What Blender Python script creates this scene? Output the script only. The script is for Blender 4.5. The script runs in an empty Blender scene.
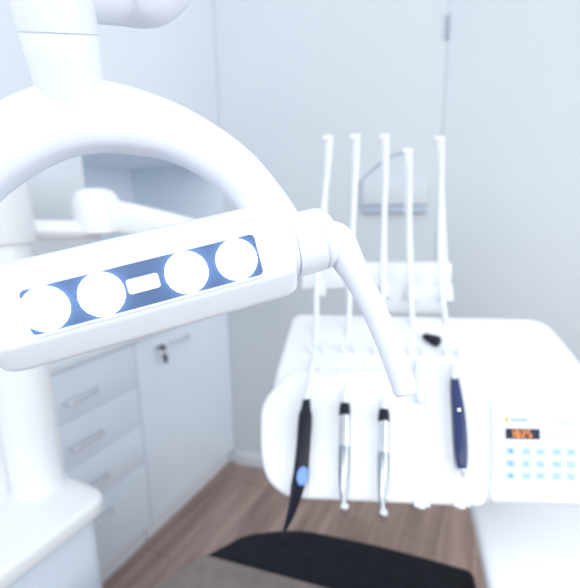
import bpy, bmesh, math, random
from mathutils import Vector, Matrix

random.seed(4)
PI = math.pi
S = bpy.context.scene
C = S.collection

# ------------------------------------------------------------------ camera
F, CX, CY, CAM_H = 420.0, 290.0, 294.0, 1.45
PITCH, ROLL, YAW = math.radians(12.2), math.radians(-1.0), math.radians(26.5)
fw = Vector((-math.sin(YAW) * math.cos(PITCH), math.cos(YAW) * math.cos(PITCH), -math.sin(PITCH)))
r0 = Vector((math.cos(YAW), math.sin(YAW), 0))
u0 = r0.cross(fw)
rt = r0 * math.cos(ROLL) + u0 * math.sin(ROLL)
up = -r0 * math.sin(ROLL) + u0 * math.cos(ROLL)
EYE = Vector((0, 0, CAM_H))
cd = bpy.data.cameras.new('camera')
cam = bpy.data.objects.new('camera', cd)
C.objects.link(cam)
cd.sensor_fit = 'HORIZONTAL'
cd.sensor_width = 36.0
cd.lens = F / 580.0 * 36.0
cd.clip_start = 0.02
cam.matrix_world = Matrix(((rt.x, up.x, -fw.x, EYE.x), (rt.y, up.y, -fw.y, EYE.y), (rt.z, up.z, -fw.z, EYE.z), (0, 0, 0, 1)))
cd.dof.use_dof = True
cd.dof.focus_distance = 0.41
cd.dof.aperture_fstop = 3.4
S.camera = cam

# ------------------------------------------------------------------ world, lights, exposure
wd = bpy.data.worlds.new('daylight')
S.world = wd
wd.use_nodes = True
wn = wd.node_tree.nodes
wn['Background'].inputs[0].default_value = (0.90, 0.945, 1.0, 1)
wn['Background'].inputs[1].default_value = 0.95


def area(name, loc, target, sx, sy, power, col):
    d = bpy.data.lights.new(name, 'AREA')
    d.shape = 'RECTANGLE'
    d.size, d.size_y, d.energy, d.color = sx, sy, power, col
    o = bpy.data.objects.new(name, d)
    C.objects.link(o)
    o.location = loc
    o.rotation_euler = (Vector(target) - Vector(loc)).to_track_quat('-Z', 'Y').to_euler()
    return o


area('ceiling_light', (-0.3, 0.9, 2.66), (-0.3, 0.9, 0), 2.0, 1.8, 8, (0.95, 0.97, 1.0))
area('fill_light', (2.5, 0.3, 1.7), (-1.2, 0.9, 0.6), 2.2, 1.7, 54, (0.92, 0.96, 1.0))  # unseen fill from the right for the cupboard fronts; no window modelled
area('fill_light', (0.1, -1.7, 2.4), (-0.6, 1.6, 0.2), 2.6, 1.0, 54, (0.92, 0.96, 1.0))  # fill added behind the camera to brighten cupboards and floor, no window there
S.cycles.max_bounces = 14
S.cycles.diffuse_bounces = 9
S.view_settings.view_transform = 'Standard'
S.view_settings.look = 'None'
S.view_settings.gamma = 1.0
S.view_settings.exposure = -0.30
S.view_settings.use_curve_mapping = False


# ------------------------------------------------------------------ helpers
def at(x, y, d):
    return EYE + d * (fw + (x - CX) / F * rt - (y - CY) / F * up)


def ray(x, y):
    return fw + (x - CX) / F * rt - (y - CY) / F * up


def onz(x, y, z):
    D = ray(x, y)
    return EYE + (z - EYE.z) / D.z * D


def onx(x, y, X):
    D = ray(x, y)
    return EYE + (X - EYE.x) / D.x * D


def ony(x, y, Y):
    D = ray(x, y)
    return EYE + (Y - EYE.y) / D.y * D


def mat(name, col, rough=0.4, metal=0.0, emit=None, estr=0.0, vary=0.03, scale=9.0, coat=0.0, spec=0.5):
    m = bpy.data.materials.new(name)
    m.use_nodes = True
    nt = m.node_tree
    b = nt.nodes['Principled BSDF']
    b.inputs['Roughness'].default_value = rough
    b.inputs['Metallic'].default_value = metal
    b.inputs['Coat Weight'].default_value = coat
    b.inputs['Specular IOR Level'].default_value = spec
    c = (col[0], col[1], col[2], 1)
    tc = nt.nodes.new('ShaderNodeTexCoord')
    nz = nt.nodes.new('ShaderNodeTexNoise')
    nz.inputs['Scale'].default_value = scale
    nt.links.new(tc.outputs['Object'], nz.inputs['Vector'])
    rp = nt.nodes.new('ShaderNodeValToRGB')
    rp.color_ramp.elements[0].position = 0.3
    rp.color_ramp.elements[1].position = 0.7
    rp.color_ramp.elements[0].color = tuple(max(0, v * (1 - vary)) for v in col) + (1,)
    rp.color_ramp.elements[1].color = tuple(min(1, v * (1 + vary)) for v in col) + (1,)
    nt.links.new(nz.outputs['Fac'], rp.inputs['Fac'])
    nt.links.new(rp.outputs['Color'], b.inputs['Base Color'])
    if emit:
        b.inputs['Emission Color'].default_value = (emit[0], emit[1], emit[2], 1)
        b.inputs['Emission Strength'].default_value = estr
    return m


M = {
    'wall': mat('wall_paint', (0.61, 0.655, 0.69), 0.75, vary=0.012, scale=2),
    'panel': mat('door_laminate', (0.585, 0.63, 0.67), 0.5, vary=0.012, scale=2),
    'ceil': mat('ceiling_paint', (0.85, 0.88, 0.9), 0.8, vary=0.01),
    'cab': mat('cabinet_laminate', (0.78, 0.855, 0.935), 0.4, vary=0.012, scale=3),
    'upper': mat('upper_door_laminate', (0.68, 0.725, 0.77), 0.5, vary=0.01, scale=3),
    'niche': mat('niche_panel', (0.79, 0.845, 0.905), 0.5, vary=0.015, scale=3),
    'top': mat('worktop_laminate', (0.78, 0.83, 0.88), 0.35, vary=0.015),
    'skirt': mat('skirting_paint', (0.74, 0.78, 0.82), 0.5, vary=0.01),
    'white': mat('white_plastic', (0.79, 0.805, 0.825), 0.32, vary=0.008, scale=6),
    'lampwhite': mat('lamp_shell_plastic', (0.77, 0.81, 0.885), 0.28, vary=0.006, scale=6, coat=0.2),
    'bright': mat('bright_white_plastic', (0.90, 0.92, 0.94), 0.35, vary=0.008),
    'soft': mat('white_silicone', (0.80, 0.83, 0.86), 0.5, vary=0.01),
    'hose': mat('hose_rubber', (0.80, 0.845, 0.88), 0.45, vary=0.02),
    'body': mat('unit_body_paint', (0.66, 0.74, 0.83), 0.45, vary=0.01),
    'groove': mat('grey_seam', (0.42, 0.48, 0.56), 0.6),
    'chrome': mat('chrome', (0.78, 0.80, 0.83), 0.18, 1.0, vary=0.02),
    'steel': mat('brushed_steel', (0.40, 0.43, 0.47), 0.25, 1.0, vary=0.05, scale=60),
    'black': mat('black_rubber', (0.008, 0.010, 0.022), 0.38, vary=0.2, spec=0.3),
    'navy': mat('navy_plastic', (0.018, 0.035, 0.13), 0.3, vary=0.1),
    'blue': mat('blue_button_plastic', (0.16, 0.32, 0.75), 0.35, vary=0.05),
    'key': mat('dark_key_metal', (0.03, 0.035, 0.06), 0.4, 0.6),
    'vinyl': mat('black_vinyl', (0.011, 0.012, 0.017), 0.5, vary=0.25, scale=30, spec=0.12),
    'taupe': mat('taupe_vinyl', (0.20, 0.165, 0.15), 0.6, vary=0.12, scale=25),
    'lens': mat('lit_lens', (1, 1, 1), 0.2, emit=(0.86, 0.93, 1.0), estr=9.0),
    'window': mat('blue_lamp_window', (0.07, 0.13, 0.27), 0.3, vary=0.03, coat=0.1),
    'sensor': mat('sensor_window', (0.80, 0.84, 0.93), 0.3),
    'face': mat('control_face_film', (0.79, 0.83, 0.87), 0.45, vary=0.01),
    'key_blue': mat('pale_blue_key', (0.46, 0.65, 0.90), 0.4, vary=0.02),
    'ink': mat('blue_ink', (0.12, 0.27, 0.58), 0.5),
    'pale_ink': mat('pale_grey_ink', (0.50, 0.57, 0.66), 0.5),
    'blue_ink': mat('soft_blue_ink', (0.36, 0.50, 0.72), 0.5),
    'orange_ink': mat('orange_ink', (0.85, 0.50, 0.16), 0.5),
    'screen': mat('dark_display', (0.015, 0.025, 0.05), 0.2),
    'digit': mat('lit_digits', (0.9, 0.3, 0.05), 0.4, emit=(1.0, 0.36, 0.08), estr=1.3),
    'dark': mat('dark_gap', (0.12, 0.15, 0.19), 0.6),
    'cable': mat('grey_cable', (0.30, 0.37, 0.43), 0.5),
    'disp': mat('pale_dispenser', (0.74, 0.79, 0.86), 0.4, vary=0.01),
    'slotmid': mat('mid_grey_plastic', (0.44, 0.52, 0.62), 0.5),
    'slot': mat('hinge_grey', (0.28, 0.34, 0.43), 0.5),  # plain dark grey of the door hinge
}


def wood_floor():
    m = bpy.data.materials.new('wood_floor')
    m.use_nodes = True
    nt = m.node_tree
    N, L = nt.nodes, nt.links
    b = N['Principled BSDF']
    b.inputs['Roughness'].default_value = 0.42
    tc = N.new('ShaderNodeTexCoord')
    mp = N.new('ShaderNodeMapping')
    mp.inputs['Rotation'].default_value = (0, 0, PI / 2)
    L.new(tc.outputs['Object'], mp.inputs['Vector'])
    br = N.new('ShaderNodeTexBrick')
    br.inputs['Scale'].default_value = 1.0
    br.inputs['Brick Width'].default_value = 1.1
    br.inputs['Row Height'].default_value = 0.14
    br.inputs['Mortar Size'].default_value = 0.0015
    br.inputs['Color1'].default_value = (0.43, 0.305, 0.255, 1)
    br.inputs['Color2'].default_value = (0.36, 0.252, 0.21, 1)
    br.inputs['Mortar'].default_value = (0.10, 0.06, 0.055, 1)
    L.new(mp.outputs['Vector'], br.inputs['Vector'])
    mp2 = N.new('ShaderNodeMapping')
    mp2.inputs['Scale'].default_value = (14, 1.1, 1)
    L.new(tc.outputs['Object'], mp2.inputs['Vector'])
    nz = N.new('ShaderNodeTexNoise')
    nz.inputs['Scale'].default_value = 1.6
    nz.inputs['Detail'].default_value = 6
    L.new(mp2.outputs['Vector'], nz.inputs['Vector'])
    rp = N.new('ShaderNodeValToRGB')
    rp.color_ramp.elements[0].position = 0.32
    rp.color_ramp.elements[0].color = (0.62, 0.60, 0.60, 1)
    rp.color_ramp.elements[1].position = 0.68
    rp.color_ramp.elements[1].color = (1.12, 1.12, 1.14, 1)
    L.new(nz.outputs['Fac'], rp.inputs['Fac'])
    mx = N.new('ShaderNodeMix')
    mx.data_type = 'RGBA'
    mx.blend_type = 'MULTIPLY'
    mx.inputs['Factor'].default_value = 1.0
    L.new(br.outputs['Color'], mx.inputs['A'])
    L.new(rp.outputs['Color'], mx.inputs['B'])
    L.new(mx.outputs['Result'], b.inputs['Base Color'])
    return m


M['floor'] = wood_floor()
WM = {}          # world matrices of the roots


def bm_new():
    return bmesh.new()


def obj(name, bm, m, parent=None, loc=None, angle=38):
    """Link a bmesh given in world coordinates as one mesh object."""
    bmesh.ops.remove_doubles(bm, verts=bm.verts, dist=1e-6)
    bmesh.ops.recalc_face_normals(bm, faces=bm.faces)
    if parent is not None:
        w = WM[parent.name]
    else:
        w = Matrix.Translation(Vector(loc)) if loc is not None else Matrix.Identity(4)
    bm.transform(w.inverted())
    me = bpy.data.meshes.new(name)
    bm.to_mesh(me)
    bm.free()
    for p in me.polygons:
        p.use_smooth = True
    me.set_sharp_from_angle(angle=math.radians(angle))
    me.materials.append(M[m] if isinstance(m, str) else m)
    o = bpy.data.objects.new(name, me)
    C.objects.link(o)
    if parent is not None:
        o.parent = parent
    elif loc is not None:
        o.location = loc
    WM[o.name] = w
    return o


def thing(name, label, cat, loc=(0, 0, 0), group=None):
    o = bpy.data.objects.new(name, None)
    C.objects.link(o)
    o.location = loc
    o.empty_display_size = 0.05
    o['label'] = label
    o['category'] = cat
    if group:
        o['group'] = group
    WM[o.name] = Matrix.Translation(Vector(loc))
    return o


def tag(o, label, cat, group=None):
    o['label'] = label
    o['category'] = cat
    if group:
        o['group'] = group
    return o


def struct(name, bm, m):
    o = obj(name, bm, m)
    o['kind'] = 'structure'
    return o


def frame(o, x, y, z):
    return Matrix(((x[0], y[0], z[0], o[0]), (x[1], y[1], z[1], o[1]), (x[2], y[2], z[2], o[2]), (0, 0, 0, 1)))


def box(bm, lo, hi, bev=0.0, seg=3, mtx=None):
    lo, hi = Vector(lo), Vector(hi)
    g = bmesh.ops.create_cube(bm, size=1.0)
    vs = g['verts']
    c, d = (lo + hi) / 2, hi - lo
    for v in vs:
        v.co = Vector((v.co.x * d.x, v.co.y * d.y, v.co.z * d.z)) + c
    if bev > 0:
        es = list({e for v in vs for e in v.link_edges})
        r = bmesh.ops.bevel(bm, geom=es, offset=bev, segments=seg, profile=0.5, affect='EDGES')
        vs = list({v for f in r['faces'] for v in f.verts} | {v for v in vs if v.is_valid})
    if mtx is not None:
        for v in vs:
            v.co = mtx @ v.co
    return vs


def catmull(pts, n=6):
    """Smooth interpolation of tuples of numbers."""
    P = [tuple(p) for p in pts]
    P = [tuple(2 * a - b for a, b in zip(P[0], P[1]))] + P + [tuple(2 * a - b for a, b in zip(P[-1], P[-2]))]
    out = []
    for i in range(1, len(P) - 2):
        for k in range(n):
            t = k / n
            out.append(tuple(0.5 * (2 * b + (c - a) * t + (2 * a - 5 * b + 4 * c - d) * t * t + (3 * b - a - 3 * c + d) * t ** 3)
                             for a, b, c, d in zip(P[i - 1], P[i], P[i + 1], P[i + 2])))
    out.append(P[-2])
    return out


def sweep(bm, pts, side=None, n=16, power=2.0, smooth=6, cap=True):
    """pts: (Vector, a, b): half widths along 'side' and along tangent x side; superellipse section."""
    rows = [(p.x, p.y, p.z, a, b) for p, a, b in pts]
    if smooth > 1 and len(rows) > 2:
        rows = catmull(rows, smooth)
    ps = [Vector(r[:3]) for r in rows]
    rings = []
    prev = None
    for i, r in enumerate(rows):
        t = (ps[min(i + 1, len(ps) - 1)] - ps[max(i - 1, 0)]).normalized()
        if side is not None:
            s = (side - t * side.dot(t)).normalized()
        elif prev is None:
            s = t.orthogonal().normalized()
        else:
            s = (prev - t * prev.dot(t)).normalized()
        prev = s
        q = t.cross(s)
        ring = []
        for k in range(n):
            a = 2 * PI * k / n
            ca, sa = math.cos(a), math.sin(a)
            e = 2.0 / power
            x = math.copysign(abs(ca) ** e, ca) * r[3]
            y = math.copysign(abs(sa) ** e, sa) * r[4]
            ring.append(bm.verts.new(ps[i] + s * x + q * y))
        rings.append(ring)
    for a, b in zip(rings, rings[1:]):
        for k in range(n):
            bm.faces.new((a[k], a[(k + 1) % n], b[(k + 1) % n], b[k]))
    if cap:
        bm.faces.new(rings[0][::-1])
        bm.faces.new(rings[-1])
    return rings


def tube(bm, pts, r, n=10, smooth=6):
    sweep(bm, [(p, r, r) for p in pts], n=n, smooth=smooth)


def lathe(bm, o, axis, prof, n=28):
    """prof: (distance along the axis, radius)."""
    axis = axis.normalized()
    s = axis.orthogonal().normalized()
    q = axis.cross(s)
    rings = []
    for h, r in prof:
        r = max(r, 1e-4)
        rings.append([bm.verts.new(o + axis * h + (s * math.cos(2 * PI * k / n) + q * math.sin(2 * PI * k / n)) * r) for k in range(n)])
    for a, b in zip(rings, rings[1:]):
        for k in range(n):
            bm.faces.new((a[k], a[(k + 1) % n], b[(k + 1) % n], b[k]))
    bm.faces.new(rings[0][::-1])
    bm.faces.new(rings[-1])


def round_poly(pts, r, seg=5):
    """Round the corners of a polygon; r is one radius or a list."""
    out = []
    n = len(pts)
    for i, p in enumerate(pts):
        p = Vector(p)
        a, b = Vector(pts[i - 1]) - p, Vector(pts[(i + 1) % n]) - p
        rr = r[i] if isinstance(r, (list, tuple)) else r
        if rr <= 0:
            out.append(p)
            continue
        rr = min(rr, a.length * 0.48, b.length * 0.48)
        s, e = p + a.normalized() * rr, p + b.normalized() * rr
        for k in range(seg + 1):
            t = k / seg
            out.append((1 - t) ** 2 * s + 2 * t * (1 - t) * p + t * t * e)
    return out


def poly_area(p):
    return sum(p[i - 1].x * p[i].y - p[i].x * p[i - 1].y for i in range(len(p))) / 2


def slab(bm, outline, z0, z1, rtop=0.004, rbot=0.0, fn=None, cuts=(), seg=3):
    """A plate over a 2-D outline with rounded rims; fn maps (x, y, z) to the world; cuts: y values to slice at."""
    P = [Vector((p[0], p[1])) for p in outline]
    if poly_area(P) < 0:
        P.reverse()
    n = len(P)
    nor = []
    for i in range(n):
        d = (P[(i + 1) % n] - P[i - 1]).normalized()
        nor.append(Vector((-d.y, d.x)))
    levels = []
    if rbot > 0:
        levels += [(rbot * (1 - math.sin(PI / 2 * k / seg)), z0 + rbot * (1 - math.cos(PI / 2 * k / seg))) for k in range(seg + 1)]
    else:
        levels.append((0, z0))
    if rtop > 0:
        levels += [(rtop * (1 - math.cos(PI / 2 * k / seg)), z1 - rtop * (1 - math.sin(PI / 2 * k / seg))) for k in range(seg + 1)]
    else:
        levels.append((0, z1))
    tmp = bmesh.new()
    rings = [[tmp.verts.new((P[i].x + nor[i].x * off, P[i].y + nor[i].y * off, z)) for i in range(n)] for off, z in levels]
    for a, b in zip(rings, rings[1:]):
        for k in range(n):
            tmp.faces.new((a[k], a[(k + 1) % n], b[(k + 1) % n], b[k]))
    tmp.faces.new(rings[0][::-1])
    tmp.faces.new(rings[-1])
    for c in cuts:
        bmesh.ops.bisect_plane(tmp, geom=tmp.verts[:] + tmp.edges[:] + tmp.faces[:], plane_co=(0, c, 0), plane_no=(0, 1, 0))
    bmesh.ops.triangulate(tmp, faces=[f for f in tmp.faces if len(f.verts) > 4])
    vmap = {v: bm.verts.new(fn(*v.co) if fn else v.co) for v in tmp.verts}
    for f in tmp.faces:
        try:
            bm.faces.new([vmap[v] for v in f.verts])
        except ValueError:
            pass
    tmp.free()


def simple(lo, hi, bev=0.0):
    bm = bm_new()
    box(bm, lo, hi, bev)
    return bm


# ------------------------------------------------------------------ the room
XL, YB, ZC = -1.86, 1.78, 2.7          # left wall, back wall, ceiling
XF = -1.25                             # front plane of the cupboards
struct('floor', simple((XL - .1, -2.2, -0.1), (2.6, YB + .9, 0.0)), 'floor')
struct('ceiling', simple((XL - .1, -2.2, ZC), (2.6, YB + .9, ZC + .1)), 'ceil')
WA = math.radians(10)
WD = Vector((math.cos(WA), math.sin(WA), 0))
WN = Vector((math.sin(WA), -math.cos(WA), 0))
WO = Vector((XF + .0005, YB, 0))


def wb(lo, hi, bev=0.0):
    """Box on the back wall: x along the wall from the corner, y out of the wall, z up."""
    bm = bm_new()
    box(bm, lo, hi, bev, 3, frame(WO, WD, WN, (0, 0, 1)))
    return bm


struct('wall_back', wb((0, -.12, 0), (4.0, 0, ZC)), 'wall')
struct('wall_niche', simple((XL - .1, YB, 0.0), (XF, YB + .1, ZC)), 'niche')
struct('wall_left', simple((XL - .1, -2.2, 0.0), (XL, YB, ZC)), 'niche')
struct('baseboard_back', wb((0, -.001, 0), (3.9, .014, .075), .003), 'skirt')


def onwall(px, py):
    D = ray(px, py)
    q = EYE + D * ((WO - EYE).dot(WN) / D.dot(WN))
    return (q - WO).dot(WD), q.z


# flush door in the back wall
DX, DZ1 = onwall(449.5, 15)
DZ0 = onwall(449, 40)[1]
door = struct('door_1', wb((DX, -.001, .078), (DX + .92, .005, 2.45), .002), 'panel')
hinge = obj('hinge', wb((DX - .007, .0005, DZ0), (DX + .001, .014, DZ1), .002), 'slot', door)

# ------------------------------------------------------------------ cupboards along the left wall
TOE = .10


def bar_handle(parent, y, z, length=.128):
    bm = bm_new()
    x = XF
    tube(bm, [Vector((x - .002, y - length / 2, z)), Vector((x + .022, y - length / 2 + .006, z)), Vector((x + .027, y - length / 4, z)),
              Vector((x + .028, y, z)), Vector((x + .027, y + length / 4, z)), Vector((x + .022, y + length / 2 - .006, z)),
              Vector((x - .002, y + length / 2, z))], .0055)
    return obj('handle', bm, 'chrome', parent)


def carcass(root, y0, y1, z0, z1, toe=True):
    bm = bm_new()
    box(bm, (XL + .002, y0, z0), (XF - .02, y1, z1), .001)
    obj('body', bm, 'cab', root)
    if toe:
        obj('toe_kick', simple((XL + .01, y0 + .002, 0), (XF - .045, y1 - .002, z0)), 'skirt', root)


G = .0013
t = thing('drawer_cabinet', 'pale blue-white cabinet with a stack of four drawers with chrome bar handles', 'cabinet', (XF - .3, .84, 0))
carcass(t, .551, 1.129, TOE, .93)
for z0, z1, zh in ((.745, .925, .817), (.577, .745, .651), (.405, .577, .476), (.105, .405, .325)):
    d = obj('drawer', simple((XF - .02, .551 + G, z0 + G), (XF, 1.129 - G, z1 - G), .002), 'cab', t)
    bar_handle(d, .874, zh)
t = thing('base_cabinet', 'pale base cabinet in the back corner with one wide door and keys in its lock', 'cabinet', (XF - .3, 1.45, 0))
carcass(t, 1.131, 1.778, TOE, .93)
d = obj('door', simple((XF - .02, 1.131 + G, TOE + .005), (XF, 1.772 - G, .925), .002), 'cab', t)
bar_handle(d, 1.38, .868, .11)
bm = bm_new()
lathe(bm, Vector((XF - .001, 1.245, .868)), Vector((1, 0, 0)), [(0, .012), (.006, .012), (.008, .010)], 16)
obj('lock', bm, 'chrome', d)
k = thing('key_ring', 'dark keys hanging from the lock of the corner cabinet door', 'keys', (XF + .01, 1.245, .83))
bm = bm_new()
box(bm, (XF + .005, 1.242, .866), (XF + .032, 1.248, .872), .001)
lathe(bm, Vector((XF + .036, 1.242, .874)), Vector((0, 1, 0)), [(0, .013), (.001, .0145), (.006, .0145), (.007, .013)], 16)
obj('inserted_key', bm, 'key', k)
bm = bm_new()
tube(bm, [Vector((XF + .036, 1.247 + .012 * math.sin(a), .856 + .014 * math.cos(a))) for a in [i * PI / 6 for i in range(13)]], .0016, 8, 2)
obj('ring', bm, 'chrome', k)
bm = bm_new()
slab(bm, round_poly([(1.243, .845), (1.262, .846), (1.268, .815), (1.257, .797), (1.246, .815)], .006), 0, .006, .002, 0,
     lambda x, y, z: Vector((XF + .033 + z, x, y)))
obj('key_fob', bm, 'key', k)
t = thing('side_cabinet', 'pale base cabinet behind the white spittoon block, left of the drawers', 'cabinet', (XF - .3, .27, 0))
carcass(t, -.03, .549, TOE, .93)
d = obj('door', simple((XF - .02, -.03 + G, TOE + .005), (XF, .549 - G, .925), .002), 'cab', t)
bar_handle(d, .40, .868, .11)
tag(obj('worktop', simple((XL + .002, -.03, .931), (XF + .012, 1.777, .965), .003), 'top'),
    'pale worktop running over the base cabinets along the left wall', 'worktop')
t = thing('wall_cabinet', 'tall pale wall cabinet above the open niche, in the back corner', 'cabinet', (XF - .3, 1.38, 1.64))
obj('body', simple((XL + .002, .995, 1.645), (XF - .02, 1.777, ZC - .003), .001), 'cab', t)
for a, b in ((.995, 1.777),):
    obj('door', simple((XF - .02, a + .001, 1.64), (XF, b - .001, ZC - .003), .002), 'upper', t)
t = thing('counter_cupboard', 'pale full-height cupboard standing on the worktop left of the niche', 'cabinet', (XF - .3, .48, .966))
obj('body', simple((XL + .002, -.03, .966), (XF - .02, .993, ZC - .003), .001), 'cab', t)
for a, b in ((-.03, .481), (.481, .993)):
    obj('door', simple((XF - .02, a + .001, .968), (XF, b - .001, ZC - .003), .002), 'upper', t)

# ------------------------------------------------------------------ box on the back wall, seen between the rods
t = thing('wall_dispenser', 'pale box-shaped dispenser with dark lower edge on the back wall behind the rods', 'dispenser', tuple(WO + WD * .85 + Vector((0, 0, 1.40))))
a, b = onwall(362, 206), onwall(428, 180)
obj('housing', wb((a[0], 0, a[1]), (b[0], .03, b[1]), .010), 'wall', t)
a, b = onwall(363, 213), onwall(427, 206)
obj('outlet', wb((a[0], 0, a[1]), (b[0], .028, b[1] + .002), .004), 'slotmid', t)

# ------------------------------------------------------------------ spittoon block with the pillar
SZ = .75
t = thing('spittoon_unit', 'white spittoon block with rounded top slab and round white pillar', 'dental unit', (-.98, .28, 0))
bm = bm_new()
o2 = round_poly([(-1.16, -.28), (-.825, -.28), (-.825, .625), (-1.16, .625)], [.03, .03, .055, .03], 8)
slab(bm, o2, SZ - .042, SZ, .012, .006)
obj('top_slab', bm, 'white', t)
bm = bm_new()
o2 = round_poly([(-1.14, -.26), (-.848, -.26), (-.848, .603), (-1.14, .603)], .045, 8)
slab(bm, o2, 0.0, SZ - .041, .002)
obj('cabinet_body', bm, 'body', t)
pb = onz(39, 484, SZ)
bm = bm_new()
lathe(bm, Vector((pb.x, pb.y, SZ - .002)), Vector((0, 0, 1)), [(0, .066), (.006, .062), (.012, .061), (.655, .061)], 40)
pil = obj('pillar', bm, 'white', t)
ZS = SZ + .60
for zz in range(60):
    d0 = (Vector((pb.x, pb.y, SZ + .3 + zz * .01)) - EYE)
    yy = CY - F * d0.dot(up) / d0.dot(fw)
    if yy < 247:
        ZS = SZ + .3 + zz * .01
        break
PT = ZS + .25
bm = bm_new()
lathe(bm, Vector((pb.x, pb.y, ZS)), Vector((0, 0, 1)), [(0, .058), (.003, .058), (.003, .072), (.008, .074), (PT - ZS - .01, .074), (PT - ZS, .06)], 40)
obj('pillar_sleeve', bm, 'white', t)
bm = bm_new()
box(bm, (max(pb.x - .26, -1.15), pb.y - .25, SZ - .03), (pb.x - .028, pb.y + .03, SZ + .46), .025, 4)
obj('tap_housing', bm, 'white', t)
bm = bm_new()
lathe(bm, Vector((-.96, .02, SZ - .002)), Vector((0, 0, 1)), [(0, .05), (.02, .07), (.05, .11), (.055, .112), (.055, .104), (.03, .06), (.02, .01)], 32)
obj('bowl', bm, 'white', t)

# ------------------------------------------------------------------ delivery unit
UA = math.radians(21.5)
ux = Vector((math.cos(UA), math.sin(UA), 0))
uy = Vector((-math.sin(UA), math.cos(UA), 0))
UO = at(384, 440, .80)
PICK = [(311, 1.035), (330, .985), (352, .93), (375, .885), (400, .85), (430, .82), (460, .795), (485, .778), (506, .766)]
prof = []
for y, d in PICK:
    p = at(384, y, d) - UO
    prof.append((p.dot(uy), p.z))
prof = catmull(prof, 6)
SL = [0.0]
for a, b in zip(prof, prof[1:]):
    SL.append(SL[-1] + math.hypot(b[0] - a[0], b[1] - a[1]))


def prof_at(s):
    if s <= SL[0]:
        i = 0
    elif s >= SL[-1]:
        i = len(SL) - 2
    else:
        i = next(k for k in range(len(SL) - 1) if SL[k + 1] >= s)
    f = (s - SL[i]) / (SL[i + 1] - SL[i])
    a, b = prof[i], prof[i + 1]
    ty, tz = b[0] - a[0], b[1] - a[1]
    l = math.hypot(ty, tz)
    return a[0] + ty * f, a[1] + tz * f, ty / l, tz / l


def usurf(x, s, h=0.0):
    """Point of the delivery unit's curved top: x across, s down the front, h out along the normal."""
    y, z, ty, tz = prof_at(s)
    return UO + ux * x + uy * (y + tz * -h * 1.0) + Vector((0, 0, z + ty * -h * -1.0 * -1.0))


def unorm(s):
    y, z, ty, tz = prof_at(s)
    n = uy * (tz) + Vector((0, 0, -ty))
    return n if n.z > 0 else -n


def usurf(x, s, h=0.0):
    y, z, ty, tz = prof_at(s)
    return UO + ux * x + uy * y + Vector((0, 0, z)) + unorm(s) * h


def uhit(px, py, h=0.0):
    """(x, s) where the line of sight through a pixel meets the unit's surface."""
    D = ray(px, py)
    best = None
    lo, hi = SL[0] - .08, SL[-1] + .08

    def g(s):
        q = usurf(0, s, h) - EYE
        # sight line in the (uy, z) plane
        return q.dot(uy) * D.z - q.z * D.dot(uy)
    N = 120
    pv = g(lo)
    for i in range(1, N + 1):
        s = lo + (hi - lo) * i / N
        v = g(s)
        if pv * v <= 0:
            a, b = s - (hi - lo) / N, s
            for _ in range(30):
                m_ = (a + b) / 2
                if g(a) * g(m_) <= 0:
                    b = m_
                else:
                    a = m_
            best = (a + b) / 2
            break
        pv = v
    q = usurf(0, best, h) - EYE
    k = q.dot(uy) / D.dot(uy)
    x = (D * k).dot(ux) - (UO - EYE).dot(ux)
    return x, best


CUTS = [SL[0] + (SL[-1] - SL[0]) * k / 30 for k in range(-3, 34)]
du = thing('delivery_unit', 'white dental delivery unit with whip rods, holders and keypad in front', 'dental unit', tuple(usurf(.1, SL[-1], -.1)))


def uplate(name, pix, rad, z0, z1, m, rt_=.006, parent=None, rb=0.0, h=0.0, seg=4):
    o = [uhit(x, y, h) for x, y in pix]
    bm = bm_new()
    slab(bm, round_poly(o, rad, 7), z0, z1, rt_, rb, usurf, CUTS, seg)
    return obj(name, bm, m, parent or du, angle=50)


uplate('housing', [(293, 312), (546, 317), (640, 470), (640, 509), (286, 497), (270, 478), (272, 385)],
       [.03, .05, .03, .02, .03, .02, .05], -.075, 0.0, 'white', .014, rb=.02)
hold = uplate('instrument_holder', [(290, 372), (484, 372), (485, 507), (287, 498), (266, 480), (261, 452), (261, 404)],
              [.02, .01, .016, .03, .03, .03, .03], -.05, .010, 'white', .009, h=.0)
# grooves the instruments lie in, with tongues past the lower edge
HX = [(306, 303), (345, 344), (384, 384), (421, 422), (455, 462)]
for (xa, xb) in HX:
    bm = bm_new()
    rows = []
    yb_ = 507 if xa > 400 else 494
    for k in range(9):
        y = 392 + (yb_ - 392) * k / 8
        x = xa + (xb - xa) * k / 8
        a = uhit(x, y, .010)
        rows.append(a)
    for sgn in (-1, 1):
        sweep(bm, [(usurf(x + sgn * .0115, s, .0096), .0024, .0024) for x, s in rows], n=8, smooth=2)
    x, s = rows[-1]
    o2 = round_poly([(x - .0105, s - .03), (x + .0105, s - .03), (x + .0085, s + .004), (x - .0085, s + .004)], [.004, .004, .007, .007], 6)
    if xa > 400:
        slab(bm, o2, -.004, .0115, .004, .003, usurf, [s - .02, s - .01, s], 3)
    obj('cradle', bm, 'soft', hold)
# hose guides on the flat top
for (xa, ya) in [(317, 350), (348, 350), (381, 351), (416, 353), (452, 355)]:
    x, s = uhit(xa, ya)
    for sgn in (-1, 1):
        bm = bm_new()
        box(bm, (-.004, -.009, -.002), (.004, .009, .011), .002, 2, frame(usurf(x + sgn * .0145, s), ux, (usurf(0, s + .001) - usurf(0, s)).normalized(), unorm(s)))
        obj('hose_guide', bm, 'soft', du)
        bm = bm_new()
        s2 = s + .06
        box(bm, (-.003, -.007, -.002), (.003, .007, .009), .002, 2, frame(usurf(x + sgn * .012 - .004, s2), ux, (usurf(0, s2 + .001) - usurf(0, s2)).normalized(), unorm(s2)))
        obj('hose_guide', bm, 'soft', du)

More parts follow.
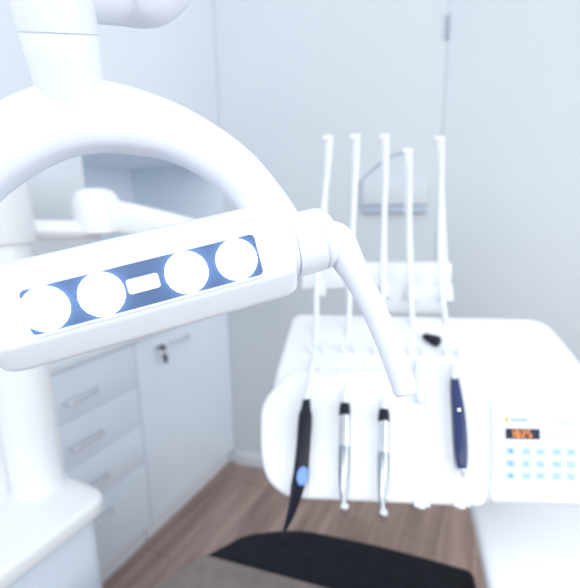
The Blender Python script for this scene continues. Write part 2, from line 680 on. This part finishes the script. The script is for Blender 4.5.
# keypad
uplate('control_panel', [(490, 399), (630, 403), (636, 506), (489, 502)], .01, -.04, .008, 'white', .006)
fh = .0085
face = uplate('face_plate', [(502, 411), (612, 414), (614, 489), (502, 485)], .004, .004, fh, 'face', .0006)


def fplate(name, x0, y0, x1, y1, m, z1, parent, rad=.0012):
    return uplate(name, [(x0, y0), (x1, y0 + (x1 - x0) * .022), (x1, y1 + (x1 - x0) * .022), (x0, y1)], rad, fh - .002, z1, m, .0004, parent, h=fh)


scr = fplate('display', 505.5, 428.3, 540, 438.8, 'screen', fh + .0006, face, .0006)
SEG = {'1': 'bc', '8': 'abcdefg', '2': 'abged', '5': 'afgcd'}


def seg_digit(bm, ch, x, y, w, h, z):
    """x, y: top-left on the unit's surface; y grows down the front."""
    th, sl = w * .2, -.10 * h
    R = {'a': (0, 0, w, th), 'g': (0, h / 2 - th / 2, w, h / 2 + th / 2), 'd': (0, h - th, w, h),
         'f': (0, 0, th, h / 2), 'b': (w - th, 0, w, h / 2), 'e': (0, h / 2, th, h), 'c': (w - th, h / 2, w, h)}
    for c in SEG[ch]:
        a, b, c2, d = R[c]
        i = th * .08
        q = [(a + i, b + i), (c2 - i, b + i), (c2 - i, d - i), (a + i, d - i)]
        vs = [bm.verts.new(usurf(x + px_ + sl * (py_ / h - .5), y + py_, zz)) for zz in (z - .0004, z + .0003) for px_, py_ in q]
        for f in ((0, 1, 2, 3), (4, 5, 6, 7), (0, 1, 5, 4), (1, 2, 6, 5), (2, 3, 7, 6), (3, 0, 4, 7)):
            bm.faces.new([vs[k_] for k_ in f])


p0, p1 = uhit(509, 429.6, fh), uhit(534, 438.0, fh)
dw = (p1[0] - p0[0]) / 4
bm = bm_new()
for i, ch in enumerate('1825'):
    seg_digit(bm, ch, p0[0] + i * dw, p0[1] + .0002, dw * .68, p1[1] - p0[1] - .0004, fh + .0007)
obj('digits', bm, 'digit', scr)
fplate('logo_mark', 504.8, 416.8, 508.6, 422.2, 'orange_ink', fh + .0003, face, .0004)


def marks(name, x0, x1, y0, y1, m, n, gap=.3):
    bm = bm_new()
    w = (x1 - x0) / n
    for i in range(n):
        xa, xb = x0 + i * w, x0 + i * w + w * (1 - gap)
        o = [uhit(x, y, fh) for x, y in ((xa, y0 + (xa - x0) * .022), (xb, y0 + (xb - x0) * .022), (xb, y1 + (xb - x0) * .022), (xa, y1 + (xa - x0) * .022))]
        slab(bm, o, fh - .001, fh + .0003, 0, 0, usurf)
    return obj(name, bm, m, face)


marks('blurred_lettering', 511, 528, 417.8, 421.8, 'blue_ink', 6, .22)
marks('blurred_lettering', 555, 574, 419.8, 423.0, 'pale_ink', 7, .4)
marks('indicator_row', 547, 576, 436.0, 439.4, 'pale_ink', 5, .6)
for ri, yb in enumerate((451.0, 463.3, 475.3)):
    for ci, xb in enumerate((510.5, 526.3, 540.6, 557.0, 571.2)):
        yy = yb + (xb - 510) * .022
        b = fplate('button', xb - 4.4, yy - 3.6, xb + 4.4, yy + 3.6, 'key_blue', fh + .0014, face, .001)
        bm = bm_new()
        x, s = uhit(xb, yy, fh)
        q = (ri * 5 + ci) % 4
        if q == 0:
            slab(bm, [(x + .0035 * math.cos(a), s + .0035 * math.sin(a)) for a in [i * PI / 6 for i in range(12)]], fh, fh + .0017, 0, 0, usurf)
        elif q == 1:
            for k in (-1, 1):
                slab(bm, [(x - .004, s + k * .0022 - .001), (x + .004, s + k * .0022 - .001), (x + .004, s + k * .0022 + .001), (x - .004, s + k * .0022 + .001)], fh, fh + .0017, 0, 0, usurf)
        elif q == 2:
            slab(bm, [(x - .004, s + .003), (x, s - .0035), (x + .004, s + .003)], fh, fh + .0017, 0, 0, usurf)
        else:
            slab(bm, [(x - .0045, s - .0015), (x + .0045, s - .0015), (x + .003, s + .0025), (x - .003, s + .0025)], fh, fh + .0017, 0, 0, usurf)
        obj('symbol', bm, 'ink' if ci == 0 else 'blue_ink', b)

# lower tray under the keypad
TZ = .80
pts = [onz(481, 520, TZ), onz(486, 575, TZ)]
trO = onz(482, 530, TZ)
bm = bm_new()
lx = [onz(481, 505, TZ), onz(491, 590, TZ)]
e1 = ux
o3 = [lx[0] + uy * .10, lx[0] + uy * .10 + ux * .42, lx[1] + ux * .40, lx[1]]
slab(bm, round_poly([(p.x, p.y) for p in o3], .028, 8), TZ - .035, TZ, .008, .006)
obj('lower_tray', bm, 'bright', du)
bm = bm_new()
c0 = usurf(.27, SL[-1] * .35, -.06)
sweep(bm, [(Vector((c0.x, c0.y, TZ - .01)), .05, .05), (Vector((c0.x, c0.y, c0.z)), .05, .05)], n=24, smooth=1)
obj('tray_column', bm, 'white', du)

# carrier at the back, neck and swinging arm to the pillar
RD = 1.075
bm = bm_new()
ca, cb = at(302, 276, RD + .02), at(447, 275, RD + .02)
sweep(bm, [(ca, .03, .036), (cb, .03, .036)], side=uy, n=24, power=4, smooth=1)
obj('rod_carrier', bm, 'white', du)
bm = bm_new()
na, nb = at(378, 296, RD + .03), at(440, 296, RD + .03)
sweep(bm, [(na, .028, .05), (nb, .028, .05)], side=uy, n=24, power=4, smooth=1)
nk = obj('carrier_neck', bm, 'white', du)
AX = (at(340, 277, RD + .03) - at(95, 215, 1.10)).normalized()
el = at(97, 213, 1.10)
bm = bm_new()
sweep(bm, [(at(97, 212, 1.10), .026, .040), (at(150, 224, 1.10), .026, .042), (at(240, 247, 1.10), .026, .040), (at(345, 275, RD + .03), .026, .034)],
      side=Vector((AX.y, -AX.x, 0)), n=24, power=3.2, smooth=4)
obj('swing_arm', bm, 'white', du)
bm = bm_new()
lathe(bm, Vector((el.x, el.y, el.z - .055)), Vector((0, 0, 1)), [(0, .045), (.006, .058), (.075, .060), (.098, .055), (.112, .042), (.118, .02)], 32)
obj('arm_elbow', bm, 'white', du)
bm = bm_new()
pc = Vector((pb.x, pb.y, el.z - .045))
sweep(bm, [(pc + (el - pc).normalized() * .055, .022, .022), (Vector((el.x, el.y, el.z - .045)), .022, .022)], n=20, power=3, smooth=1)
obj('arm_link', bm, 'white', du)

# whip rods
TOP = [(328, 139), (355, 138), (384, 138), (407, 152), (439, 140)]
BASE = [(321, 283), (351, 283), (385, 284), (411, 287), (447, 288)]
rods = []
for i, (tp, bs) in enumerate(zip(TOP, BASE)):
    dt = RD + .06
    a, b = at(bs[0], bs[1], RD), at(tp[0], tp[1], dt)
    bm = bm_new()
    rad = .010 if i == 3 else .008
    sweep(bm, [(a - Vector((0, 0, .03)), rad, rad), (b, rad * .85, rad * .85)], n=14, smooth=1)
    ro = obj('whip_rod', bm, 'hose', du)
    bm = bm_new()
    lathe(bm, a, (b - a), [(-.035, .014), (-.004, .0145), (.006, .013), (.012, .009)], 20)
    obj('rod_collar', bm, 'white', ro)
    bm = bm_new()
    cdir = (-fw + Vector((0, 0, .0))).normalized()
    sweep(bm, [(b - rt * .013, .009, .010), (b + rt * .013, .009, .010)], n=14, power=2.2, smooth=1)
    obj('rod_cap', bm, 'white', ro)
    rods.append((a, b))
bm = bm_new()
tube(bm, [at(356, 190, RD + .05), at(362, 180, RD + .058), at(375, 168, RD + .065), at(388, 158, RD + .065), at(402, 153, RD + .06)], .0028, 8)
obj('cable', bm, 'cable', du)


# ------------------------------------------------------------------ instruments on their hoses
def S3(px, py, h):
    x, s = uhit(px, py, h)
    return usurf(x, s, h)


def rows(pts, h0):
    """(px, py, half width in pixels, extra height) -> swept sections lying on the holder."""
    out = []
    for p in pts:
        px, py, w = p[:3]
        e = p[3] if len(p) > 3 else 0
        q = S3(px, py, h0 + e)
        d = (q - EYE).dot(fw)
        out.append((q, w * d / F, w * d / F))
    return out


def hose(root, i, end, ctrl, off=-.010):
    a, b = rods[i]
    bm = bm_new()
    topp = b - rt * .002 - fw * .012
    pts = [b - Vector((0, 0, .003)) - fw * .008, b - Vector((0, 0, .03)) - fw * .018 + rt * .004] + [at(x, y, d) for x, y, d in ctrl] + end
    tube(bm, pts, .0062, 12, 8)
    return obj('hose', bm, 'hose', root)


HH = .021   # the instruments' axis above the unit's surface
# 1 black syringe
r_ = rows([(306.5, 399.5, 3.6), (306, 408, 4.6), (305.5, 414, 6.6), (305, 422, 7.2), (303.5, 445, 7.2), (301, 468, 7.2), (298.5, 482, 7.0)], HH + .004)
t = thing('air_water_syringe', 'black three-way syringe with blue button and long bent nozzle, first in the holder', 'syringe', tuple(r_[-1][0]), 'instruments in the holder')
bm = bm_new()
sweep(bm, r_, n=18, smooth=4)
obj('grip', bm, 'black', t)
q0 = r_[-1][0]
bm = bm_new()
dd = (q0 - EYE).dot(fw)
sweep(bm, [(at(299.5, 477, dd + .001), .0125, .0125), (at(297.5, 487, dd), .0125, .0125), (at(294, 503, dd - .002), .0092, .0092), (at(289, 519, dd - .003), .0062, .0062), (at(285, 529, dd - .004), .0035, .0035), (at(282, 536, dd - .004), .0018, .0018)], n=16, smooth=4)
obj('nozzle', bm, 'black', t)
bm = bm_new()
bc = at(302.5, 476, dd - .0125)
ax_ = (r_[-1][0] - r_[-2][0]).normalized()
nn = (EYE - bc).normalized()
nn = (nn - ax_ * nn.dot(ax_)).normalized()
sd = ax_.cross(nn)
slab(bm, [(.0105 * math.cos(a), .0165 * math.sin(a)) for a in [i * PI / 12 for i in range(24)]], -.004, .003, .003, 0,
     lambda x, y, z: bc + sd * x + ax_ * y + nn * z)
obj('button', bm, 'blue', t)
hose(t, 0, [r_[0][0] + (r_[0][0] - r_[1][0]).normalized() * .002, r_[0][0]], [(318, 260, RD - .07), (316, 330, .985), (312, 372, .893)])

# 2 and 3 silver handpieces with black couplings


def silver(i, x, y, label, ctrl, j):
    # (i, x, y): coupling top
    t_ = rows([(x, y, 4.2), (x - .2, y + 3, 5.2), (x - .4, y + 11, 5.6), (x - .4, y + 12, 5.2)], HH)
    root = thing('handpiece', label, 'handpiece', tuple(t_[-1][0]), 'instruments in the holder')
    bm = bm_new()
    sweep(bm, t_, n=18, smooth=3)
    obj('coupling', bm, 'black', root)
    bm = bm_new()
    sweep(bm, rows([(x - .4, y + 11, 5.0), (x - .5, y + 13, 5.2), (x - .6, y + 40, 5.3), (x - .6, y + 42, 5.0)], HH), n=18, smooth=3)
    obj('motor', bm, 'chrome', root)
    bm = bm_new()
    sweep(bm, rows([(x - .7, y + 41, 5.0), (x - .9, y + 50, 5.4), (x - 1.4, y + 68, 4.6, .002), (x - 2.2, y + 86, 3.6, .003), (x - 1.8, y + 97, 3.0, .003), (x - 1.0, y + 103, 2.8, .003)], HH), n=18, smooth=4)
    obj('neck', bm, 'steel', root)
    hd = S3(x - .4, y + 105, HH + .002)
    hu = (unorm(SL[-1]) + Vector((0, 0, 1.6))).normalized()
    bm = bm_new()
    lathe(bm, hd - hu * .009, hu, [(0, .006), (.002, .0082), (.015, .0082), (.018, .0065), (.019, .003)], 20)
    hb = obj('head', bm, 'chrome', root)
    bm = bm_new()
    lathe(bm, hd - hu * .010, -hu, [(0, .0055), (.004, .0045), (.008, .003), (.009, .002)], 12)
    obj('chuck', bm, 'key', hb)
    hose(root, i, [t_[0][0] + (t_[0][0] - t_[1][0]).normalized() * .003, t_[0][0]], ctrl)


silver(1, 345, 403.5, 'silver angled handpiece with black coupling, next to the black syringe', [(351, 260, RD - .07), (348.5, 330, .985), (346.5, 375, .893)], 0)
silver(2, 384, 409.5, 'silver angled handpiece with black coupling, behind the end of the lamp handle', [(383, 260, RD - .07), (383.5, 330, .985), (384, 378, .893)], 1)

# 4 hose with a white coupling
c_ = rows([(418, 372, 3.6), (419, 378, 4.8), (420, 392, 5.0), (420.5, 400, 4.2), (420.8, 403, 3.0)], HH)
t = thing('hose_coupling', 'pale hose with bare white coupling resting in the fourth holder slot', 'hose', tuple(c_[-1][0]), 'instruments in the holder')
bm = bm_new()
sweep(bm, c_, n=16, smooth=3)
obj('coupling', bm, 'soft', t)
hose(t, 3, [c_[0][0] + (c_[0][0] - c_[1][0]).normalized() * .004, c_[1][0]], [(409.5, 260, RD - .05), (413, 330, .985), (416.5, 360, .915)])

# 5 navy scaler
n_ = rows([(454.6, 377.5, 3.6), (455, 382, 4.2), (456.5, 395, 5.3), (458.5, 412, 6.2), (460, 432, 6.6), (461, 452, 6.3), (461.8, 464, 5.2), (462, 469, 4.0)], HH)
t = thing('scaler_handpiece', 'slim navy blue scaler handpiece, nearest to the keypad', 'handpiece', tuple(n_[-1][0]), 'instruments in the holder')
bm = bm_new()
sweep(bm, n_, n=18, smooth=4)
obj('grip', bm, 'navy', t)
bm = bm_new()
sweep(bm, rows([(462, 468, 3.4), (462.2, 471, 2.8), (462.3, 475, 1.6), (462.3, 478, .8)], HH), n=14, smooth=3)
obj('tip', bm, 'chrome', t)
bm = bm_new()
q = S3(459, 410, HH + .0105)
nn = (EYE - q).normalized()
lathe(bm, q - nn * .006, nn, [(0, .003), (.0065, .003), (.0075, .002)], 14)
obj('emblem_dot', bm, 'chrome', t)
hose(t, 4, [n_[0][0] + (n_[0][0] - n_[1][0]).normalized() * .004, n_[1][0]], [(440, 260, RD - .06), (447, 330, .985), (452, 360, .915)])

# small black cap on the flat top
a, b = S3(423.5, 335.5, .007), S3(438.5, 342, .0105)
bm = bm_new()
ax_ = (b - a).normalized()
lathe(bm, a, ax_, [(0, .003), (.001, .0065), (.008, .008), ((b - a).length - .006, .0125), ((b - a).length - .001, .0118), ((b - a).length + .003, .008), ((b - a).length + .004, .003)], 20)
tag(obj('rubber_cap', bm, 'black', None, tuple(a)), 'small tapered black cap lying on the white unit top beside the lamp handle', 'cap')

# ------------------------------------------------------------------ dental chair (foot end)
ch_a = math.radians(9)
cx_, cy_ = Vector((math.cos(ch_a), math.sin(ch_a))), Vector((-math.sin(ch_a), math.cos(ch_a)))
CZ = .60


def cl(px, py, z=CZ):
    p = onz(px, py, z)
    v = Vector((p.x, p.y))
    return Vector((v.dot(cx_), v.dot(cy_)))


def cw(x, y, z):
    v = cx_ * x + cy_ * y
    return Vector((v.x, v.y, z))


A = [cl(150, 589), cl(199, 556), cl(244, 532), cl(298, 526), cl(390, 545), cl(474, 568.5), cl(474, 590)]
t = thing('dental_chair', 'dental chair foot end in black vinyl with taupe grey cushion, bottom of view', 'chair', tuple(cw(A[3].x + .1, A[3].y - .4, 0)))
foot = [A[1] + Vector((-.012, -.06)), A[1] + Vector((.004, .004)), A[2], A[3], A[4], A[5], A[5] + Vector((.02, -.30)), A[1] + Vector((0, -.25))]
bm = bm_new()
slab(bm, round_poly(foot, [.02, .012, .03, .06, .1, .02, .04, .03], 8), CZ - .07, CZ, .016, .012, cw)
obj('foot_cushion', bm, 'vinyl', t)
b0, b1 = cl(203, 553.5), cl(330, 588)
bl = cl(150, 590)
xr = A[5].x + .02
sl_ = (b1.y - b0.y) / (b1.x - b0.x)
seat = [(b0.x, b0.y),  (b1.x, b1.y), (xr, b0.y + sl_ * (xr - b0.x)), (xr + .03, -.75), (b0.x - .10, -.75), (bl.x, bl.y)]
bm = bm_new()
slab(bm, round_poly(seat, [.012, 0, .03, .08, .08, .06], 8), CZ - .085, CZ + .006, .012, .012, cw)
obj('seat_cushion', bm, 'taupe', t)
bm = bm_new()
slab(bm, round_poly([(b0.x + .06, -.70), (xr - .05, -.70), (xr - .05, b0.y - .05), (b0.x + .06, b0.y - .05)], .03, 5), CZ - .16, CZ - .075, .01, .01, cw)
obj('frame', bm, 'body', t)
bm = bm_new()
slab(bm, round_poly([(b0.x + .15, -.5), (xr - .15, -.5), (xr - .15, .2), (b0.x + .15, .2)], .05, 5), .05, CZ - .15, .01, .01, cw)
obj('pedestal', bm, 'body', t)
bm = bm_new()
slab(bm, round_poly([(b0.x + .06, -.7), (xr - .06, -.7), (xr - .06, .35), (b0.x + .06, .35)], .1, 6), 0, .055, .01, 0, cw)
obj('base_plate', bm, 'body', t)

# ------------------------------------------------------------------ dental lamp
LM = at(147, 282.7, .3766)
LM = LM - (EYE - LM).normalized() * .0262
U = (at(285, 247, .405) - at(5, 319, .352)).normalized()
V0 = Vector((0, 0, 1))
Wd = (EYE - LM).normalized()
Wd = (Wd - U * Wd.dot(U)).normalized()
V = Wd.cross(U).normalized()
if V.z < 0:
    V = -V
K = .0009


def lp(u, v, w):
    """Lamp frame: u along the bar, v up in the arch's plane, w to the front; in units of K metres for u and v, metres for w."""
    return LM + U * (u * K) + V * (v * K) + Wd * w


lamp = thing('dental_lamp', 'white dental lamp bar with four lit lenses under an arched yoke', 'lamp', tuple(LM))
HB0, HB1 = -154, 157        # bar ends
VB0, VB1 = -50, 52
# head: section in (v, w) swept along u
bm = bm_new()
sec = [(-20, .026), (26, .026), (38, .024), (46, .019), (51.5, .010), (54, -.004), (50, -.022), (36, -.036), (14, -.043), (-14, -.043), (-36, -.036), (-49, -.024),
       (-54, -.006), (-55, .002), (-52, .0065), (-29, .0245)]
secp = round_poly([(v, w / K) for v, w in sec], 3.0, 3)
us = [HB0, HB0 + 1.5, HB0 + 5, HB0 + 12, HB0 + 22] + [HB0 + 22 + (HB1 - HB0 - 44) * k / 8 for k in range(1, 8)] + [HB1 - 22, HB1 - 12, HB1 - 5, HB1 - 1.5, HB1]
rr = []
for u_ in us:
    e = min(u_ - HB0, HB1 - u_)
    s_ = 1.0 if e >= 22 else 1 - .16 * (1 - math.sqrt(max(0, 1 - (1 - e / 22) ** 2)))
    rr.append([bm.verts.new(lp(u_, p.x * s_, p.y * K * (s_ if p.y < 0 else 1 - (1 - s_) * .55))) for p in secp])
n_s = len(secp)
for a, b in zip(rr, rr[1:]):
    for k in range(n_s):
        bm.faces.new((a[k], a[(k + 1) % n_s], b[(k + 1) % n_s], b[k]))
bm.faces.new(rr[0][::-1])
bm.faces.new(rr[-1])
head = obj('lamp_head', bm, 'lampwhite', lamp, angle=50)


def lface(x, y, z):
    return lp(x, y, z)


bm = bm_new()
slab(bm, round_poly([(-110, -22), (119, -22), (119, 22), (-110, 22)], 6, 5), .024, .0268, 0, 0, lface)
win = obj('lens_window', bm, 'window', head)
# rim round the window
bm = bm_new()
ro_ = round_poly([(-110, -22), (119, -22), (119, 22), (-110, 22)], 6, 5)
ri_ = [Vector((p.x * 1.016, p.y * 1.10)) for p in ro_]
loops = [[bm.verts.new(lp(p.x, p.y, w)) for p in lst] for lst, w in ((ro_, .0262), (ro_, .0278), (ri_, .0278), (ri_, .0255))]
for a, b in zip(loops, loops[1:] + loops[:1]):
    for k in range(len(a)):
        bm.faces.new((a[k], a[(k + 1) % len(a)], b[(k + 1) % len(a)], b[k]))
obj('window_rim', bm, 'lampwhite', head)
for u_ in (-92, -40.6, 42.6, 95):
    bm = bm_new()
    c = lp(u_, 0, .0262)
    R_ = 21.4 * K
    lathe(bm, c, Wd, [(0, R_)] + [(.0015 + .0075 * math.sin(a), R_ * math.cos(a)) for a in [i * PI / 16 for i in range(8)]] + [(.009, R_ * .02)], 36)
    obj('lens', bm, 'lens', head)
bm = bm_new()
slab(bm, round_poly([(-16, -7.5), (15, -7.5), (15, 7.5), (-16, 7.5)], 3, 4), .026, .0285, .0008, 0, lface)
obj('sensor_window', bm, 'sensor', head)

# arched yoke
arch = [(-196, -4), (-195, 48), (-182, 95), (-148, 134), (-104, 161), (-56, 178), (-10, 181), (40, 165), (83, 139), (122, 99), (145, 56), (157, 23), (159, 0)]
th_ = [30, 30, 31, 32, 33, 34.5, 35.5, 31, 27.5, 26.5, 26.5, 27, 29]
bm = bm_new()
sweep(bm, [(lp(u_, v_, -.012), .027, h_ * K) for (u_, v_), h_ in zip(arch, th_)], side=Wd, n=28, power=2.7, smooth=5)
obj('yoke', bm, 'lampwhite', lamp, angle=60)
# end lugs
for u_a, u_b in ((146, 164), (-212, -146)):
    bm = bm_new()
    lathe(bm, lp(u_a, 2, -.008), U, [(0, .032), (.002, .0338), ((u_b - u_a) * K - .001, .034), ((u_b - u_a) * K, .033)], 40)
    obj('yoke_lug', bm, 'lampwhite', lamp)


def grip(sgn):
    bm = bm_new()
    o = lp(164.6 if sgn > 0 else -212.6, -1, -.008)
    lathe(bm, o, U * sgn, [(0, .033), (.0006, .0338), (.0295, .0332), (.030, .0325)], 40)
    kn = obj('handle_hub', bm, 'lampwhite', lamp)
    bm = bm_new()
    s0 = o + U * sgn * .0303
    if sgn > 0:
        d_ = (s0 - EYE).dot(fw)
        lathe(bm, s0, U, [(0, .0325), (.0005, .0332), (.005, .0328), (.010, .0305), (.0145, .0255), (.0175, .018), (.019, .009), (.0193, .0005)], 40)
        ctrl = [(at(321, 226, d_ + .003), .004, .004), (at(324.5, 229, d_ + .003), .013, .012), (at(331.5, 237, d_ + .003), .0195, .0185), (at(339.5, 247, d_ + .003), .0205, .0190), (at(349, 263, d_ + .002), .0185, .0158), (at(358, 279, d_), .0165, .0135), (at(371, 304, d_ - .003), .0150, .0126),
                (at(383, 330, d_ - .006), .0140, .0125), (at(393.5, 356, d_ - .010), .0130, .0125), (at(402, 380, d_ - .013), .0120, .0122),
                (at(405.5, 392, d_ - .0145), .0112, .0118), (at(406.3, 395, d_ - .015), .0095, .0100)]
    else:
        lathe(bm, s0, -U, [(0, .0325), (.0005, .0332), (.005, .0328), (.010, .0305), (.0145, .0255), (.0175, .018), (.019, .009), (.0193, .0005)], 40)
        ctrl = [(s0 + V * .012, .004, .004), (s0 - U * .002 + V * .007, .013, .012), (s0 - U * .008 - V * .003, .0195, .0185), (s0 - U * .014 - V * .016, .0205, .019), (s0 - U * .022 - V * .036, .0185, .0158),
                (s0 - U * .030 - V * .065, .0150, .0126), (s0 - U * .036 - V * .095, .0135, .0124), (s0 - U * .039 - V * .125, .0120, .0120), (s0 - U * .0392 - V * .128, .0095, .0100)]
    sweep(bm, ctrl, side=Wd, n=28, power=2.3, smooth=5)
    obj('handle', bm, 'lampwhite', lamp, angle=60)


grip(1)
grip(-1)
# swivel above the yoke and the support arm
YD = (lp(-10, 181, -.012) - EYE).dot(fw)
for _ in range(4):
    sw0 = at(65, 112, YD)
    seam_p = at(59.5, 33.5, YD)
    sray = (seam_p - EYE).normalized()
    hd_ = at(100, 35, YD) - at(18, 32, YD)
    axs = hd_.cross(sray).normalized()
    if axs.z < 0:
        axs = -axs
    sw0 = seam_p + axs * (sw0 - seam_p).dot(axs)
    YD += (-.014 - (sw0 - LM).dot(Wd)) / sray.dot(Wd)
YK = YD / .402
seam = (seam_p - sw0).dot(axs)
hgt = seam + .062
bm = bm_new()
lathe(bm, sw0, axs, [(h_, r_ * YK) for h_, r_ in [(0, .0325), (seam * .3, .0325), (seam * .6, .0335), (seam - .002, .0350), (seam - .0006, .0346)]], 40)
obj('swivel_neck', bm, 'lampwhite', lamp)
bm = bm_new()
lathe(bm, sw0 + axs * seam, axs, [(h_, r_ * YK) for h_, r_ in [(0, .0338), (.0004, .0350), (.002, .0353), (hgt - .01, .0358), (hgt, .028)]], 40)
obj('swivel_head', bm, 'lampwhite', lamp)
bm = bm_new()
e0 = sw0 + axs * (hgt * .80)
e1_ = at(142, -22, YD + .038)
sweep(bm, [(e0, .030, .030), (at(105, -22, YD + .023), .036, .040), (e1_, .038, .046), (at(166, -30, YD + .043), .032, .036), (at(176, -40, YD + .048), .020, .022)], n=24, smooth=4)
obj('arm_joint', bm, 'lampwhite', lamp)
bm = bm_new()
sweep(bm, [(e1_ + Vector((0, 0, .02)), .026, .026), (at(215, -70, .62), .024, .024), (Vector((e1_.x + .25, e1_.y + .35, 2.2)), .026, .026), (Vector((e1_.x + .28, e1_.y + .38, ZC)), .03, .03)], n=20, smooth=6)
obj('support_arm', bm, 'lampwhite', lamp)
